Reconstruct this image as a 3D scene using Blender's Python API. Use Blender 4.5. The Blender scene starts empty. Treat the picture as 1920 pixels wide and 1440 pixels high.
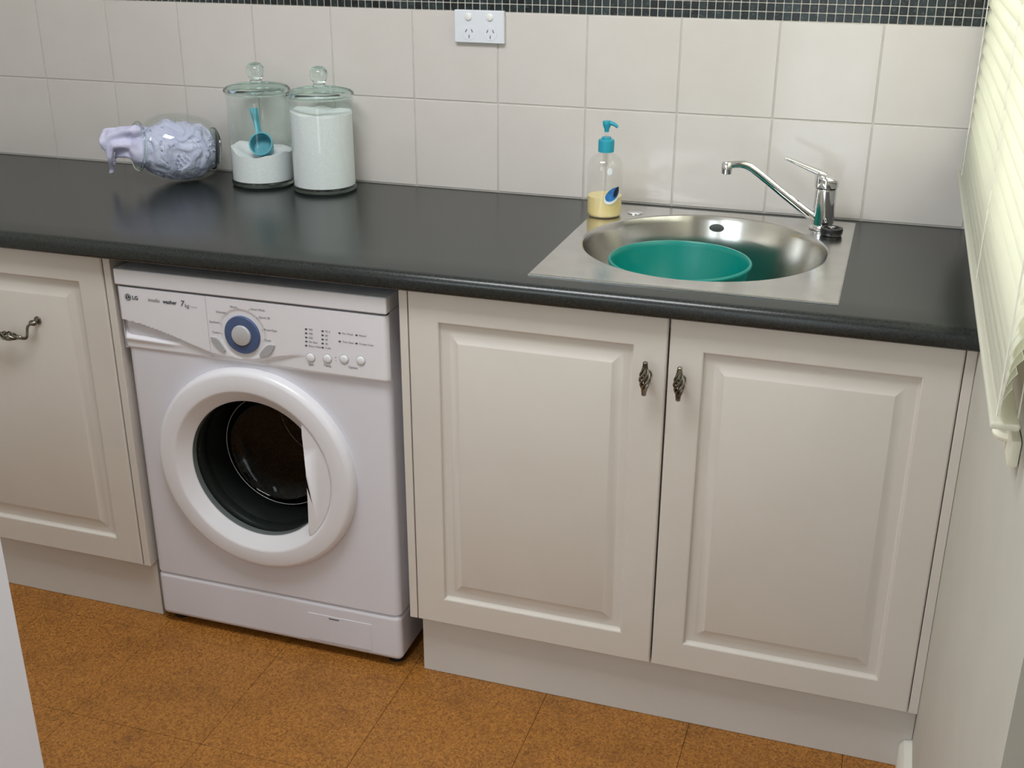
import bpy, bmesh, math, random
from mathutils import Vector, Matrix, noise
random.seed(7)
S = bpy.context.scene
COL = S.collection
PI = math.pi

# ------------------------------------------------------------------ camera
CAM = Vector((1.5538, -2.5101, 1.521))
yaw, pitch, roll, FPX = -.3152, -.394, .0026, 2172.39
fw = Vector((math.sin(yaw) * math.cos(pitch), math.cos(yaw) * math.cos(pitch), math.sin(pitch)))
rt = Vector((math.cos(yaw), -math.sin(yaw), 0)); upv = rt.cross(fw)
r_ = math.cos(roll) * rt + math.sin(roll) * upv
u_ = -math.sin(roll) * rt + math.cos(roll) * upv
cd = bpy.data.cameras.new('camera'); cam = bpy.data.objects.new('camera', cd); COL.objects.link(cam)
cd.sensor_fit = 'HORIZONTAL'; cd.sensor_width = 36; cd.lens = FPX / 1920 * 36; cd.clip_start = .02
M = Matrix((r_, u_, -fw)).transposed().to_4x4(); M.translation = CAM
cam.matrix_world = M
S.camera = cam

# ------------------------------------------------------------------ world, lights, exposure
w = bpy.data.worlds.new('sky'); S.world = w; w.use_nodes = True
bg = w.node_tree.nodes['Background']; bg.inputs[0].default_value = (.80, .90, 1.0, 1); bg.inputs[1].default_value = 1.0
S.view_settings.view_transform = 'Standard'; S.view_settings.look = 'None'
S.view_settings.gamma = 1; S.view_settings.use_curve_mapping = False; S.view_settings.exposure = -0.85

def area(name, loc, rot, sx, sy, power, col):
    l = bpy.data.lights.new(name, 'AREA'); l.shape = 'RECTANGLE'; l.size = sx; l.size_y = sy
    l.energy = power; l.color = col
    o = bpy.data.objects.new(name, l); COL.objects.link(o); o.location = loc; o.rotation_euler = rot
    return o
# daylight in the window behind the blind, in the glazed rear opening and in the side doorway
area('daylight_window', (2.05, -.75, 1.75), (0, PI / 2, 0), 1.2, 1.3, 44, (1, .99, .95))
area('daylight_rear_window', (.05, -3.68, 1.72), (PI / 2, 0, 0), 1.25, 1.0, 28, (.88, .94, 1))
area('daylight_rear_door', (1.225, -3.68, 1.08), (PI / 2, 0, 0), .52, 2.0, 16, (.88, .94, 1))
area('ceiling_lamp', (.70, -1.30, 2.385), (0, 0, 0), .9, .5, 44, (.95, .97, 1))

XR = 1.727      # right wall
XL = -.75       # left wall
YR = -3.6       # rear wall
ZC = .9         # worktop height

# ------------------------------------------------------------------ materials
MATS = {}
def nn(t, kind, **kw):
    n = t.nodes.new(kind)
    for k, v in kw.items(): setattr(n, k, v)
    return n
def mat(name, col, rough=.5, metal=0, col2=None, scale=40, bump=0, bscale=None, detail=3, spec=.5, coat=0, lo=.35, hi=.65, rand=0):
    m = bpy.data.materials.new(name); m.use_nodes = True; t = m.node_tree; p = t.nodes['Principled BSDF']
    p.inputs['Base Color'].default_value = (*col, 1); p.inputs['Roughness'].default_value = rough
    p.inputs['Metallic'].default_value = metal; p.inputs['Specular IOR Level'].default_value = spec
    p.inputs['Coat Weight'].default_value = coat; p.inputs['Coat Roughness'].default_value = .06
    g = nn(t, 'ShaderNodeNewGeometry')
    if col2:
        n = nn(t, 'ShaderNodeTexNoise'); n.inputs['Scale'].default_value = scale; n.inputs['Detail'].default_value = detail
        t.links.new(g.outputs['Position'], n.inputs['Vector'])
        r = nn(t, 'ShaderNodeValToRGB'); e = r.color_ramp.elements
        e[0].position = lo; e[1].position = hi; e[0].color = (*col, 1); e[1].color = (*col2, 1)
        t.links.new(n.outputs['Fac'], r.inputs[0]); t.links.new(r.outputs[0], p.inputs['Base Color'])
    if bump:
        n = nn(t, 'ShaderNodeTexNoise'); n.inputs['Scale'].default_value = bscale or scale; n.inputs['Detail'].default_value = 2
        t.links.new(g.outputs['Position'], n.inputs['Vector'])
        b = nn(t, 'ShaderNodeBump'); b.inputs['Strength'].default_value = bump; b.inputs['Distance'].default_value = .002
        t.links.new(n.outputs['Fac'], b.inputs['Height']); t.links.new(b.outputs[0], p.inputs['Normal'])
    MATS[name] = m
    return m
mat('tile_glaze', (.70, .655, .625), .12, col2=(.72, .675, .65), scale=9, bump=.06, bscale=22)
mat('grout', (.60, .57, .53), .9, col2=(.64, .61, .57), scale=60)
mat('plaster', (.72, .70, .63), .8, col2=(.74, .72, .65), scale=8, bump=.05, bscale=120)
mat('plaster_shaded', (.55, .535, .475), .75, col2=(.57, .555, .495), scale=8, bump=.05, bscale=120)  # darker plaster: dimness of the right wall put into its colour
mat('ceiling_paint', (.85, .85, .83), .9)
mat('vinyl_cream', (.66, .615, .565), .38, col2=(.68, .635, .585), scale=6, bump=.03, bscale=300)
mat('kick_cream', (.62, .59, .56), .45, col2=(.64, .61, .58), scale=6)
mat('laminate', (.011, .014, .0135), .25, col2=(.024, .029, .028), scale=420, detail=4, bump=.05, bscale=350)
mat('white_enamel', (.71, .70, .765), .32, col2=(.72, .71, .775), scale=5)
mat('white_plastic', (.77, .76, .80), .28, col2=(.78, .77, .81), scale=5)
mat('grey_button', (.42, .42, .44), .35)
mat('dial_blue', (.060, .095, .20), .4, col2=(.072, .11, .23), scale=50)
mat('dial_silver', (.60, .61, .64), .22, .3)
mat('print_grey', (.12, .12, .14), .6)
mat('print_dark', (.03, .035, .05), .6)
mat('print_pale', (.78, .78, .80), .6)
mat('gap_black', (.008, .008, .009), .8)
mat('rubber_grey', (.085, .09, .086), .38)
mat('rubber_black', (.010, .010, .011), .35)
mat('steel', (.60, .59, .57), .20, 1, col2=(.66, .65, .63), scale=25, bump=.02, bscale=60)
mat('steel_bowl', (.66, .64, .61), .19, 1, col2=(.68, .66, .63), scale=25, bump=.03, bscale=30)
mat('chrome', (.80, .80, .82), .06, 1)
mat('drum_steel', (.16, .155, .15), .4, 1, col2=(.03, .03, .03), scale=160, lo=.45, hi=.55)
mat('pewter', (.11, .10, .08), .33, 1, col2=(.34, .32, .27), scale=90)
mat('teal_plastic', (.0, .25, .21), .32)
mat('scoop_teal', (.05, .36, .46), .35)
mat('pump_teal', (.02, .34, .46), .38)
mat('liquid_soap', (.82, .66, .30), .35, col2=(.86, .72, .38), scale=30)
mat('label_blue', (.05, .24, .62), .4, col2=(.02, .10, .34), scale=60)
mat('label_dark', (.01, .015, .03), .4)
mat('label_white', (.85, .87, .9), .4)
mat('powder', (.86, .86, .88), .95, col2=(.92, .92, .94), scale=300, bump=.25, bscale=350)
mat('cloth', (.62, .62, .84), .9, col2=(.72, .71, .90), scale=35, bump=.25, bscale=700)
mat('socket_white', (.80, .83, .90), .3)
mat('socket_switch', (.84, .84, .82), .3)
mat('blind_rail', (.82, .80, .66), .4)
mat('cord_white', (.85, .84, .76), .7)
mat('door_paint', (.80, .81, .89), .4, col2=(.81, .82, .90), scale=4)
mat('frame_paint', (.78, .76, .68), .45)

def mat_thin(name, tint, fres=.5, rough=.02, add=(1, 1, 1), base=.04):
    m = bpy.data.materials.new(name); m.use_nodes = True; t = m.node_tree; t.nodes.clear()
    o = nn(t, 'ShaderNodeOutputMaterial'); a = nn(t, 'ShaderNodeBsdfTransparent'); a.inputs[0].default_value = (*tint, 1)
    g = nn(t, 'ShaderNodeBsdfGlossy'); g.inputs['Roughness'].default_value = rough; g.inputs[0].default_value = (*add, 1)
    lw = nn(t, 'ShaderNodeLayerWeight'); lw.inputs[0].default_value = .5
    pw_ = nn(t, 'ShaderNodeMath', operation='POWER'); pw_.inputs[1].default_value = 4.0; t.links.new(lw.outputs['Facing'], pw_.inputs[0])
    f = nn(t, 'ShaderNodeMath', operation='MULTIPLY_ADD'); f.inputs[1].default_value = fres; f.inputs[2].default_value = base; t.links.new(pw_.outputs[0], f.inputs[0])
    x = nn(t, 'ShaderNodeMixShader')
    t.links.new(f.outputs[0], x.inputs[0]); t.links.new(a.outputs[0], x.inputs[1]); t.links.new(g.outputs[0], x.inputs[2])
    t.links.new(x.outputs[0], o.inputs[0]); MATS[name] = m
mat_thin('jar_glass', (.93, .965, .955), .45)
mat_thin('lid_glass', (.78, .88, .85), .22)
mat_thin('bottle_clear', (.97, .97, .96), .35, .08)
mat_thin('window_glass', (.96, .98, .97), .5)
mat_thin('porthole_glass', (.42, .45, .44), .4, base=.02)
def mat_glass(name, col):
    m = bpy.data.materials.new(name); m.use_nodes = True; p = m.node_tree.nodes['Principled BSDF']
    p.inputs['Base Color'].default_value = (*col, 1); p.inputs['Roughness'].default_value = .02
    p.inputs['Transmission Weight'].default_value = 1; p.inputs['IOR'].default_value = 1.48; MATS[name] = m
mat_glass('solid_glass', (.82, .93, .90))
def mat_slat():
    m = bpy.data.materials.new('slat'); m.use_nodes = True; t = m.node_tree; p = t.nodes['Principled BSDF']
    p.inputs['Base Color'].default_value = (.85, .85, .76, 1); p.inputs['Roughness'].default_value = .4
    tr = nn(t, 'ShaderNodeBsdfTranslucent'); tr.inputs[0].default_value = (.90, .90, .80, 1)
    x = nn(t, 'ShaderNodeMixShader'); x.inputs[0].default_value = .48
    t.links.new(p.outputs[0], x.inputs[1]); t.links.new(tr.outputs[0], x.inputs[2])
    t.links.new(x.outputs[0], t.nodes['Material Output'].inputs[0]); MATS['slat'] = m
mat_slat()
def mat_mosaic():
    m = bpy.data.materials.new('mosaic_glass'); m.use_nodes = True; t = m.node_tree; p = t.nodes['Principled BSDF']
    oi = nn(t, 'ShaderNodeObjectInfo'); g = nn(t, 'ShaderNodeNewGeometry')
    n = nn(t, 'ShaderNodeTexNoise'); n.inputs['Scale'].default_value = 130; n.inputs['Detail'].default_value = 4
    t.links.new(g.outputs['Position'], n.inputs['Vector'])
    r1 = nn(t, 'ShaderNodeValToRGB'); e = r1.color_ramp.elements
    e[0].color = (.003, .005, .006, 1); e[1].color = (.020, .034, .037, 1)
    t.links.new(oi.outputs['Random'], r1.inputs[0])
    r2 = nn(t, 'ShaderNodeValToRGB'); r2.color_ramp.elements[0].position = .55; r2.color_ramp.elements[1].position = .75
    r2.color_ramp.elements[0].color = (0, 0, 0, 1); r2.color_ramp.elements[1].color = (.05, .07, .07, 1)
    t.links.new(n.outputs['Fac'], r2.inputs[0])
    ad = nn(t, 'ShaderNodeMixRGB', blend_type='ADD'); ad.inputs[0].default_value = 1
    t.links.new(r1.outputs[0], ad.inputs[1]); t.links.new(r2.outputs[0], ad.inputs[2]); t.links.new(ad.outputs[0], p.inputs['Base Color'])
    p.inputs['Roughness'].default_value = .22; MATS['mosaic_glass'] = m
mat_mosaic()
def mat_cork():
    m = bpy.data.materials.new('cork'); m.use_nodes = True; t = m.node_tree; p = t.nodes['Principled BSDF']
    g = nn(t, 'ShaderNodeNewGeometry')
    v = nn(t, 'ShaderNodeTexVoronoi'); v.inputs['Scale'].default_value = 290; t.links.new(g.outputs['Position'], v.inputs['Vector'])
    n = nn(t, 'ShaderNodeTexNoise'); n.inputs['Scale'].default_value = 190; n.inputs['Detail'].default_value = 6; n.inputs['Roughness'].default_value = .7
    t.links.new(g.outputs['Position'], n.inputs['Vector'])
    bw = nn(t, 'ShaderNodeRGBToBW'); t.links.new(v.outputs['Color'], bw.inputs[0])
    mx = nn(t, 'ShaderNodeMixRGB'); mx.inputs[0].default_value = .5
    t.links.new(bw.outputs[0], mx.inputs[1]); t.links.new(n.outputs['Fac'], mx.inputs[2])
    r = nn(t, 'ShaderNodeValToRGB'); r.color_ramp.elements[0].position = .28; r.color_ramp.elements[1].position = .72
    r.color_ramp.elements[0].color = (.19, .070, .011, 1); r.color_ramp.elements[1].color = (.45, .195, .036, 1)
    c = r.color_ramp.elements.new(.5); c.color = (.33, .130, .021, 1)
    t.links.new(mx.outputs[0], r.inputs[0])
    n2 = nn(t, 'ShaderNodeTexNoise'); n2.inputs['Scale'].default_value = 9; n2.inputs['Detail'].default_value = 4
    t.links.new(g.outputs['Position'], n2.inputs['Vector'])
    r2 = nn(t, 'ShaderNodeValToRGB'); r2.color_ramp.elements[0].position = .30; r2.color_ramp.elements[1].position = .50
    r2.color_ramp.elements[0].color = (.80, .80, .82, 1); r2.color_ramp.elements[1].color = (1, 1, 1, 1)
    t.links.new(n2.outputs['Fac'], r2.inputs[0])
    mu = nn(t, 'ShaderNodeMixRGB', blend_type='MULTIPLY'); mu.inputs[0].default_value = 1
    t.links.new(r.outputs[0], mu.inputs[1]); t.links.new(r2.outputs[0], mu.inputs[2]); t.links.new(mu.outputs[0], p.inputs['Base Color'])
    p.inputs['Roughness'].default_value = .5; MATS['cork'] = m
mat_cork()

# ------------------------------------------------------------------ mesh helpers
def smooth(me, ang=35):
    bm = bmesh.new(); bm.from_mesh(me); bm.normal_update(); bm.verts.ensure_lookup_table()
    for f in bm.faces: f.smooth = True
    for e in bm.edges:
        e.smooth = not (len(e.link_faces) == 2 and e.calc_face_angle(0) > math.radians(ang))
    # area-weighted normals keep the broad faces of bevelled boxes flat
    vn = []; wide = False
    for v in bm.verts:
        n = Vector()
        if all(e.smooth and len(e.link_faces) == 2 for e in v.link_edges):
            ars = [f.calc_area() for f in v.link_faces]
            if max(ars) > 4 * min(ars): wide = True
            for f, a_ in zip(v.link_faces, ars): n += f.normal * a_
            n.normalize() if n.length > 0 else None
        vn.append(n)
    bm.to_mesh(me); bm.free()
    if wide and len(me.vertices) < 400:
        me.normals_split_custom_set([tuple(vn[l.vertex_index]) for l in me.loops])
def obj(name, bm, m, parent=None, ang=35):
    if isinstance(bm, bmesh.types.BMesh):
        bmesh.ops.recalc_face_normals(bm, faces=bm.faces)
        me = bpy.data.meshes.new(name); bm.to_mesh(me); bm.free()
        if ang: smooth(me, ang)
    else: me = bm
    if not me.materials: me.materials.append(MATS[m])
    o = bpy.data.objects.new(name, me); COL.objects.link(o)
    if parent: o.parent = parent
    return o
def tag(o, label, cat, group=None, kind=None):
    o['label'] = label; o['category'] = cat
    if group: o['group'] = group
    if kind: o['kind'] = kind
    return o
def thing(name, label, cat, loc=(0, 0, 0), group=None):
    o = bpy.data.objects.new(name, None); COL.objects.link(o); o.location = loc; o.empty_display_size = .05
    return tag(o, label, cat, group)
def struct(name, bm, m, ang=35):
    o = obj(name, bm, m, None, ang); o['kind'] = 'structure'; return o
def rebase(root):
    """parts are built in world space: shift them into the root's frame"""
    for c in root.children: c.location = Vector(c.location) - Vector(root.location)
def B(): return bmesh.new()
def box(bm, x0, x1, y0, y1, z0, z1, bev=0, seg=2, vonly=False):
    r = bmesh.ops.create_cube(bm, size=1)
    vs = r['verts']
    bmesh.ops.scale(bm, vec=(x1 - x0, y1 - y0, z1 - z0), verts=vs)
    bmesh.ops.translate(bm, vec=((x0 + x1) / 2, (y0 + y1) / 2, (z0 + z1) / 2), verts=vs)
    if bev:
        es = list({e for v in vs for e in v.link_edges})
        if vonly: es = [e for e in es if abs(e.verts[0].co.z - e.verts[1].co.z) > 1e-6]
        bmesh.ops.bevel(bm, geom=es, offset=bev, segments=seg, affect='EDGES', profile=.5)
    return bm
def bx(*a, **k): return box(B(), *a, **k)
def frame_of(d):
    d = Vector(d).normalized(); a = Vector((0, 0, 1)) if abs(d.z) < .95 else Vector((1, 0, 0))
    x = a.cross(d).normalized(); y = d.cross(x)
    return Matrix((x, y, d)).transposed()
def lathe(bm, prof, n=48, c=(0, 0, 0), axis=(0, 0, 1), close=False):
    """prof: (r, h) along axis"""
    F = frame_of(axis); c = Vector(c); rings = []
    for r, h in prof:
        if r < 1e-6: rings.append([bm.verts.new(c + F @ Vector((0, 0, h)))])
        else: rings.append([bm.verts.new(c + F @ Vector((r * math.cos(2 * PI * k / n), r * math.sin(2 * PI * k / n), h))) for k in range(n)])
    prs = list(zip(rings, rings[1:])) + ([(rings[-1], rings[0])] if close else [])
    for a, b in prs:
        for k in range(n):
            l = (k + 1) % n
            if len(a) == 1 and len(b) == 1: continue
            if len(a) == 1: bm.faces.new((a[0], b[k], b[l]))
            elif len(b) == 1: bm.faces.new((a[k], b[0], a[l]))
            else: bm.faces.new((a[k], a[l], b[l], b[k]))
    return bm
def catmull(P, n=8):
    P = [Vector(p) for p in P]; Q = [P[0]] + P + [P[-1]]; out = []
    for i in range(len(P) - 1):
        a, b, c, d = Q[i:i + 4]
        for k in range(n):
            t = k / n
            out.append(.5 * ((2 * b) + (c - a) * t + (2 * a - 5 * b + 4 * c - d) * t * t + (3 * b - a - 3 * c + d) * t ** 3))
    return out + [P[-1]]
def tube(bm, pts, rad, n=12, cap=True, flat=1.0):
    pts = [Vector(p) for p in pts]
    if not callable(rad): rr = [rad] * len(pts) if not isinstance(rad, (list, tuple)) else rad
    else: rr = [rad(i / (len(pts) - 1)) for i in range(len(pts))]
    rings = []; px = None
    for i, p in enumerate(pts):
        d = (pts[min(i + 1, len(pts) - 1)] - pts[max(i - 1, 0)]).normalized()
        if px is None: px = frame_of(d).col[0].copy()
        px = (px - d * px.dot(d)).normalized(); py = d.cross(px)
        rings.append([bm.verts.new(p + rr[i] * (math.cos(2 * PI * k / n) * px + flat * math.sin(2 * PI * k / n) * py)) for k in range(n)])
    for a, b in zip(rings, rings[1:]):
        for k in range(n):
            l = (k + 1) % n; bm.faces.new((a[k], a[l], b[l], b[k]))
    if cap: bm.faces.new(rings[0][::-1]); bm.faces.new(rings[-1])
    return bm
def ball(bm, c, r, n=16, sc=(1, 1, 1)):
    v = bmesh.ops.create_uvsphere(bm, u_segments=n, v_segments=n // 2 + 2, radius=r)['verts']
    bmesh.ops.scale(bm, vec=sc, verts=v); bmesh.ops.translate(bm, vec=c, verts=v); return bm
def prism(bm, pts, y0, y1):
    """outline in x,z extruded along y"""
    a = [bm.verts.new((x, y0, z)) for x, z in pts]; b = [bm.verts.new((x, y1, z)) for x, z in pts]
    n = len(pts); bm.faces.new(a); bm.faces.new(b[::-1])
    for k in range(n): bm.faces.new((a[k], b[k], b[(k + 1) % n], a[(k + 1) % n]))
    return bm
def sweepx(bm, prof, x0, x1):
    """closed outline in y,z extruded along x"""
    a = [bm.verts.new((x0, y, z)) for y, z in prof]; b = [bm.verts.new((x1, y, z)) for y, z in prof]
    n = len(prof); bm.faces.new(a); bm.faces.new(b[::-1])
    for k in range(n): bm.faces.new((a[k], b[k], b[(k + 1) % n], a[(k + 1) % n]))
    return bm
def evaluated(o):
    dg = bpy.context.evaluated_depsgraph_get(); dg.update()
    me = bpy.data.meshes.new_from_object(o.evaluated_get(dg)); return me
def text(name, s, x, y, z, size, m, parent, align='LEFT', shear=0, bold=0):
    c = bpy.data.curves.new('t', 'FONT'); c.body = s; c.size = size; c.align_x = align; c.shear = shear; c.resolution_u = 2
    c.offset = bold
    o = bpy.data.objects.new('t', c); COL.objects.link(o)
    me = evaluated(o); bpy.data.objects.remove(o)
    me.transform(Matrix.Translation((x, y, z)) @ Matrix.Rotation(PI / 2, 4, 'X'))
    me.materials.clear(); return obj(name, me, m, parent)
def proj(P):
    v = Vector(P) - CAM; d = v.dot(fw); return 960 + FPX * v.dot(r_) / d, 720 - FPX * v.dot(u_) / d

# ------------------------------------------------------------------ room shell
fl = struct('floor', bx(XL - .1, 3.2, YR - .1, .1, -.06, -.004), 'gap_black', 0)
P = .2985; x0 = 1.309 - P * 8; y0 = -.668 - P * 10
tile_me = None
for i in range(0, 13):
    for j in range(0, 13):
        a, b = max(x0 + i * P, XL), min(x0 + (i + 1) * P, 2.6); c, d = max(y0 + j * P, YR), min(y0 + (j + 1) * P, 0)
        if b - a < .02 or d - c < .02: continue
        g = .0004
        t = obj('cork_tile', bx(a + g, b - g, c + g, d - g, -.004, 0, .0006, 1), 'cork', fl)
wb = struct('wall_back', bx(XL - .1, XR + .12, .0020, .11, -.05, 2.5), 'grout', 0)
pl = bx(XL, XR, .0, .0020, -.0, .86); obj('plaster_panel', pl, 'plaster', wb)
T = .2029; G = .0016
tx0 = -.5171; Z1 = 1.1024; ZM = 1.2995; MP = .0172; ZM2 = ZM + 3 * MP
for (za, zb) in ((ZC + .001, Z1), (Z1, ZM), (ZM2, ZM2 + T), (ZM2 + T, ZM2 + 2 * T)):
    for i in range(-3, 12):
        a, b = max(tx0 + i * T, XL), min(tx0 + (i + 1) * T, XR)
        if b - a < .008: continue
        yo = random.uniform(-.0002, .0002)
        obj('wall_tile', bx(a + G, b - G, .0 + yo, .008, za + G, zb - G, .0016, 2), 'tile_glaze', wb)
# mosaic border: single chips where they show largest, the rest in one field
mm = bx(-MP / 2 + .0011, MP / 2 - .0011, .0, .008, -MP / 2 + .0011, MP / 2 - .0011, .0007, 1)
chip = bpy.data.meshes.new('mosaic_tile'); mm.to_mesh(chip); mm.free(); chip.materials.append(MATS['mosaic_glass'])
cells = []; nx = int((XR - XL) / MP)
for i in range(nx):
    for k in range(3):
        cx, cz = XR - .002 - (i + .5) * MP, ZM + (k + .5) * MP
        px_, py_ = proj((cx, 0, cz)); cells.append((0 if (px_ > -10 and py_ > -9) else 1, -px_, cx, cz))
cells.sort(); field = B()
for n_, (hid, _, cx, cz) in enumerate(cells):
    if n_ < 300 and not hid:
        o = bpy.data.objects.new('mosaic_tile', chip); COL.objects.link(o); o.parent = wb; o.location = (cx, random.uniform(-.0003, .0003), cz)
    else: box(field, cx - MP / 2 + .0011, cx + MP / 2 - .0011, 0, .008, cz - MP / 2 + .0011, cz + MP / 2 - .0011)
f = obj('mosaic_tile_field', field, 'mosaic_glass', wb, 0); f['kind'] = 'stuff'
obj('plaster_upper', bx(XL, XR, .0004, .0014, ZM2 + 2 * T, 2.4), 'plaster', wb)

# right wall: window opening and a doorway behind the camera's shoulder
YD = -1.517; DY = -2.75; WZ0, WZ1, WY0, WY1 = 1.10, 2.15, -.07, -1.40; TH = .12
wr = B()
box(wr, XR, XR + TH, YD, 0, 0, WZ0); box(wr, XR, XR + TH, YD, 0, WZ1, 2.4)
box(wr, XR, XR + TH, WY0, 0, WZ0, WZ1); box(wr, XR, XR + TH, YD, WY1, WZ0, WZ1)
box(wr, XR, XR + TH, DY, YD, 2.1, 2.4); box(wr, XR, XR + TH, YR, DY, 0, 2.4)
struct('wall_right', wr, 'plaster_shaded', 0)
struct('wall_left', bx(XL - .1, XL, YR, 0, 0, 2.4), 'plaster', 0)
rw = B(); RX0, RX1, RZ0, RZ1 = -.6, .7, 1.2, 2.24; DX0, DX1, DZ1 = .95, 1.5, 2.1
box(rw, XL, RX0, YR - .1, YR, 0, 2.4); box(rw, RX1, DX0, YR - .1, YR, 0, 2.4); box(rw, DX1, 3.2, YR - .1, YR, 0, 2.4)
box(rw, RX0, RX1, YR - .1, YR, 0, RZ0); box(rw, RX0, RX1, YR - .1, YR, RZ1, 2.4); box(rw, DX0, DX1, YR - .1, YR, DZ1, 2.4)
struct('wall_rear', rw, 'plaster', 0)
struct('ceiling', bx(XL - .1, 3.2, YR - .1, .11, 2.4, 2.5), 'ceiling_paint', 0)
struct('wall_hall', bx(3.1, 3.2, YR, .0, 0, 2.4), 'plaster', 0)
def window(name, plane, a0, a1, z0, z1, c):
    """frame and panes; plane 'x' or 'y' at coordinate c"""
    fr = B(); w_ = .045
    def bb(bm, a, b, zz0, zz1, t):
        if plane == 'x': box(bm, c - t, c + t, min(a, b), max(a, b), zz0, zz1, .003, 1)
        else: box(bm, min(a, b), max(a, b), c - t, c + t, zz0, zz1, .003, 1)
    lo, hi = min(a0, a1), max(a0, a1); mid = (lo + hi) / 2
    bb(fr, lo, hi, z0, z0 + w_, .025); bb(fr, lo, hi, z1 - w_, z1, .025)
    bb(fr, lo, lo + w_, z0 + w_, z1 - w_, .025); bb(fr, hi - w_, hi, z0 + w_, z1 - w_, .025); bb(fr, mid - .02, mid + .02, z0 + w_, z1 - w_, .02)
    o = struct(name, fr, 'frame_paint')
    for s, e in ((lo + w_, mid - .02), (mid + .02, hi - w_)):
        g = B()
        if plane == 'x': box(g, c - .002, c + .002, s, e, z0 + w_, z1 - w_)
        else: box(g, s, e, c - .002, c + .002, z0 + w_, z1 - w_)
        obj('pane', g, 'window_glass', o, 0)
    return o
window('window_1', 'x', WY0, WY1, WZ0, WZ1, XR + .08)
window('window_2', 'y', RX0, RX1, RZ0, RZ1, YR - .04)
window('door_2', 'y', DX0, DX1, .01, DZ1, YR - .04)
# skirting along the right wall, fitted against the kickboard
bb_ = B(); sweep = [(-.0, 0), (-.022, 0), (-.022, .052), (-.014, .064), (-.0, .067)]
a = [bb_.verts.new((XR + x, -.606, z)) for x, z in sweep]; b = [bb_.verts.new((XR + x, YD, z)) for x, z in sweep]
bb_.faces.new(a); bb_.faces.new(b[::-1])
for k in range(5): bb_.faces.new((a[k], b[k], b[(k + 1) % 5], a[(k + 1) % 5]))
struct('baseboard_right', bb_, 'frame_paint')
# open white door leaf close to the camera
dl = B(); box(dl, -.81, 0, -.018, .018, 0.006, 2.04, .002, 1)
do = struct('door_1', dl, 'door_paint'); do.location = (.444, -1.402, 0); do.rotation_euler = (0, 0, math.radians(58))
dh = B(); tube(dh, [(-.06, -.018, 1.0), (-.06, -.06, 1.0), (-.17, -.065, 1.0)], .009, 10); lathe(dh, [(0, 0), (.026, 0), (.026, .006), (0, .006)], 20, (-.06, -.018, 1.0), (0, -1, 0))
obj('door_handle', dh, 'chrome', do)

# ------------------------------------------------------------------ worktop
YF = -.654
ct = thing('worktop', 'long charcoal laminate worktop with a rolled front edge', 'worktop', (XL, 0, .864))
prof = [(-.56, ZC), (-.638, ZC)]
for k in range(1, 7):
    t_ = k / 6 * PI / 2; prof.append((-.638 - .016 * math.sin(t_), ZC - .016 + .016 * math.cos(t_)))
for k in range(0, 5):
    t_ = k / 4 * PI / 2; prof.append((YF + .008 - .008 * math.cos(t_), .872 - .008 * math.sin(t_)))
prof += [(-.60, .864), (-.60, .868), (-.56, .868)]
s = B(); x1w = XR - .0005
sweepx(s, prof, XL + .0005, x1w)
box(s, XL + .0005, .99, -.56, -.0005, .868, ZC); box(s, 1.466, x1w, -.56, -.0005, .868, ZC); box(s, .99, 1.466, -.065, -.0005, .868, ZC)
obj('slab', s, 'laminate', ct, 30)
rebase(ct)

# ------------------------------------------------------------------ cabinets
YDR = -.63; DT = .018; ZDB, ZDT = .1424, .862
def panel_door(x0, x1, z0, z1):
    """routed door: concentric rectangles with depth"""
    bm = B(); ins = [(.0, .003), (.0015, .0008), (.003, 0), (.058, 0), (.0600, .0008), (.0620, .0070), (.065, .0085), (.078, .0085), (.081, .0080), (.097, .0016), (.099, .0010)]
    loops = []
    for d, h in ins:
        y = YDR + h
        loops.append([bm.verts.new(p) for p in ((x0 + d, y, z0 + d), (x1 - d, y, z0 + d), (x1 - d, y, z1 - d), (x0 + d, y, z1 - d))])
    for a, b in zip(loops, loops[1:]):
        for k in range(4): bm.faces.new((a[k], a[(k + 1) % 4], b[(k + 1) % 4], b[k]))
    bm.faces.new(loops[-1])
    bk = [bm.verts.new(p) for p in ((x0, YDR + DT, z0), (x1, YDR + DT, z0), (x1, YDR + DT, z1), (x0, YDR + DT, z1))]
    for k in range(4): bm.faces.new((loops[0][k], bk[k], bk[(k + 1) % 4], loops[0][(k + 1) % 4]))
    bm.faces.new(bk[::-1]); return bm
def birdcage(bm, c, d, L, R, turns=.62, nw=6, wr_=.0023):
    """twisted wires swelling between two caps, along d"""
    F = frame_of(d); c = Vector(c)
    for k in range(nw):
        pts = []
        for i in range(19):
            t = i / 18; ang = 2 * PI * (k / nw + turns * t); rr = .0028 + (R - .0028 - wr_) * math.sin(PI * t) ** 1.15
            pts.append(c + F @ Vector((rr * math.cos(ang), rr * math.sin(ang), (t - .5) * L)))
        tube(bm, pts, wr_, 6)
    for s_ in (-1, 1):
        lathe(bm, [(0, 0), (.0048, .0), (.0052, .004), (.0042, .009), (.0046, .011), (.003, .013), (0, .0135)], 14, c + F @ Vector((0, 0, s_ * (L / 2 - .003))), Vector(d) * s_)
    return bm
def pull_vertical(x, z):
    bm = B(); yc = YDR - .026
    birdcage(bm, (x, yc, z), (0, 0, 1), .044, .0108)
    lathe(bm, [(0, 0), (.008, 0), (.008, .002), (.0042, .004), (.0042, .026), (0, .026)], 14, (x, YDR + .0, z), (0, -1, 0))
    return bm
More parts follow.
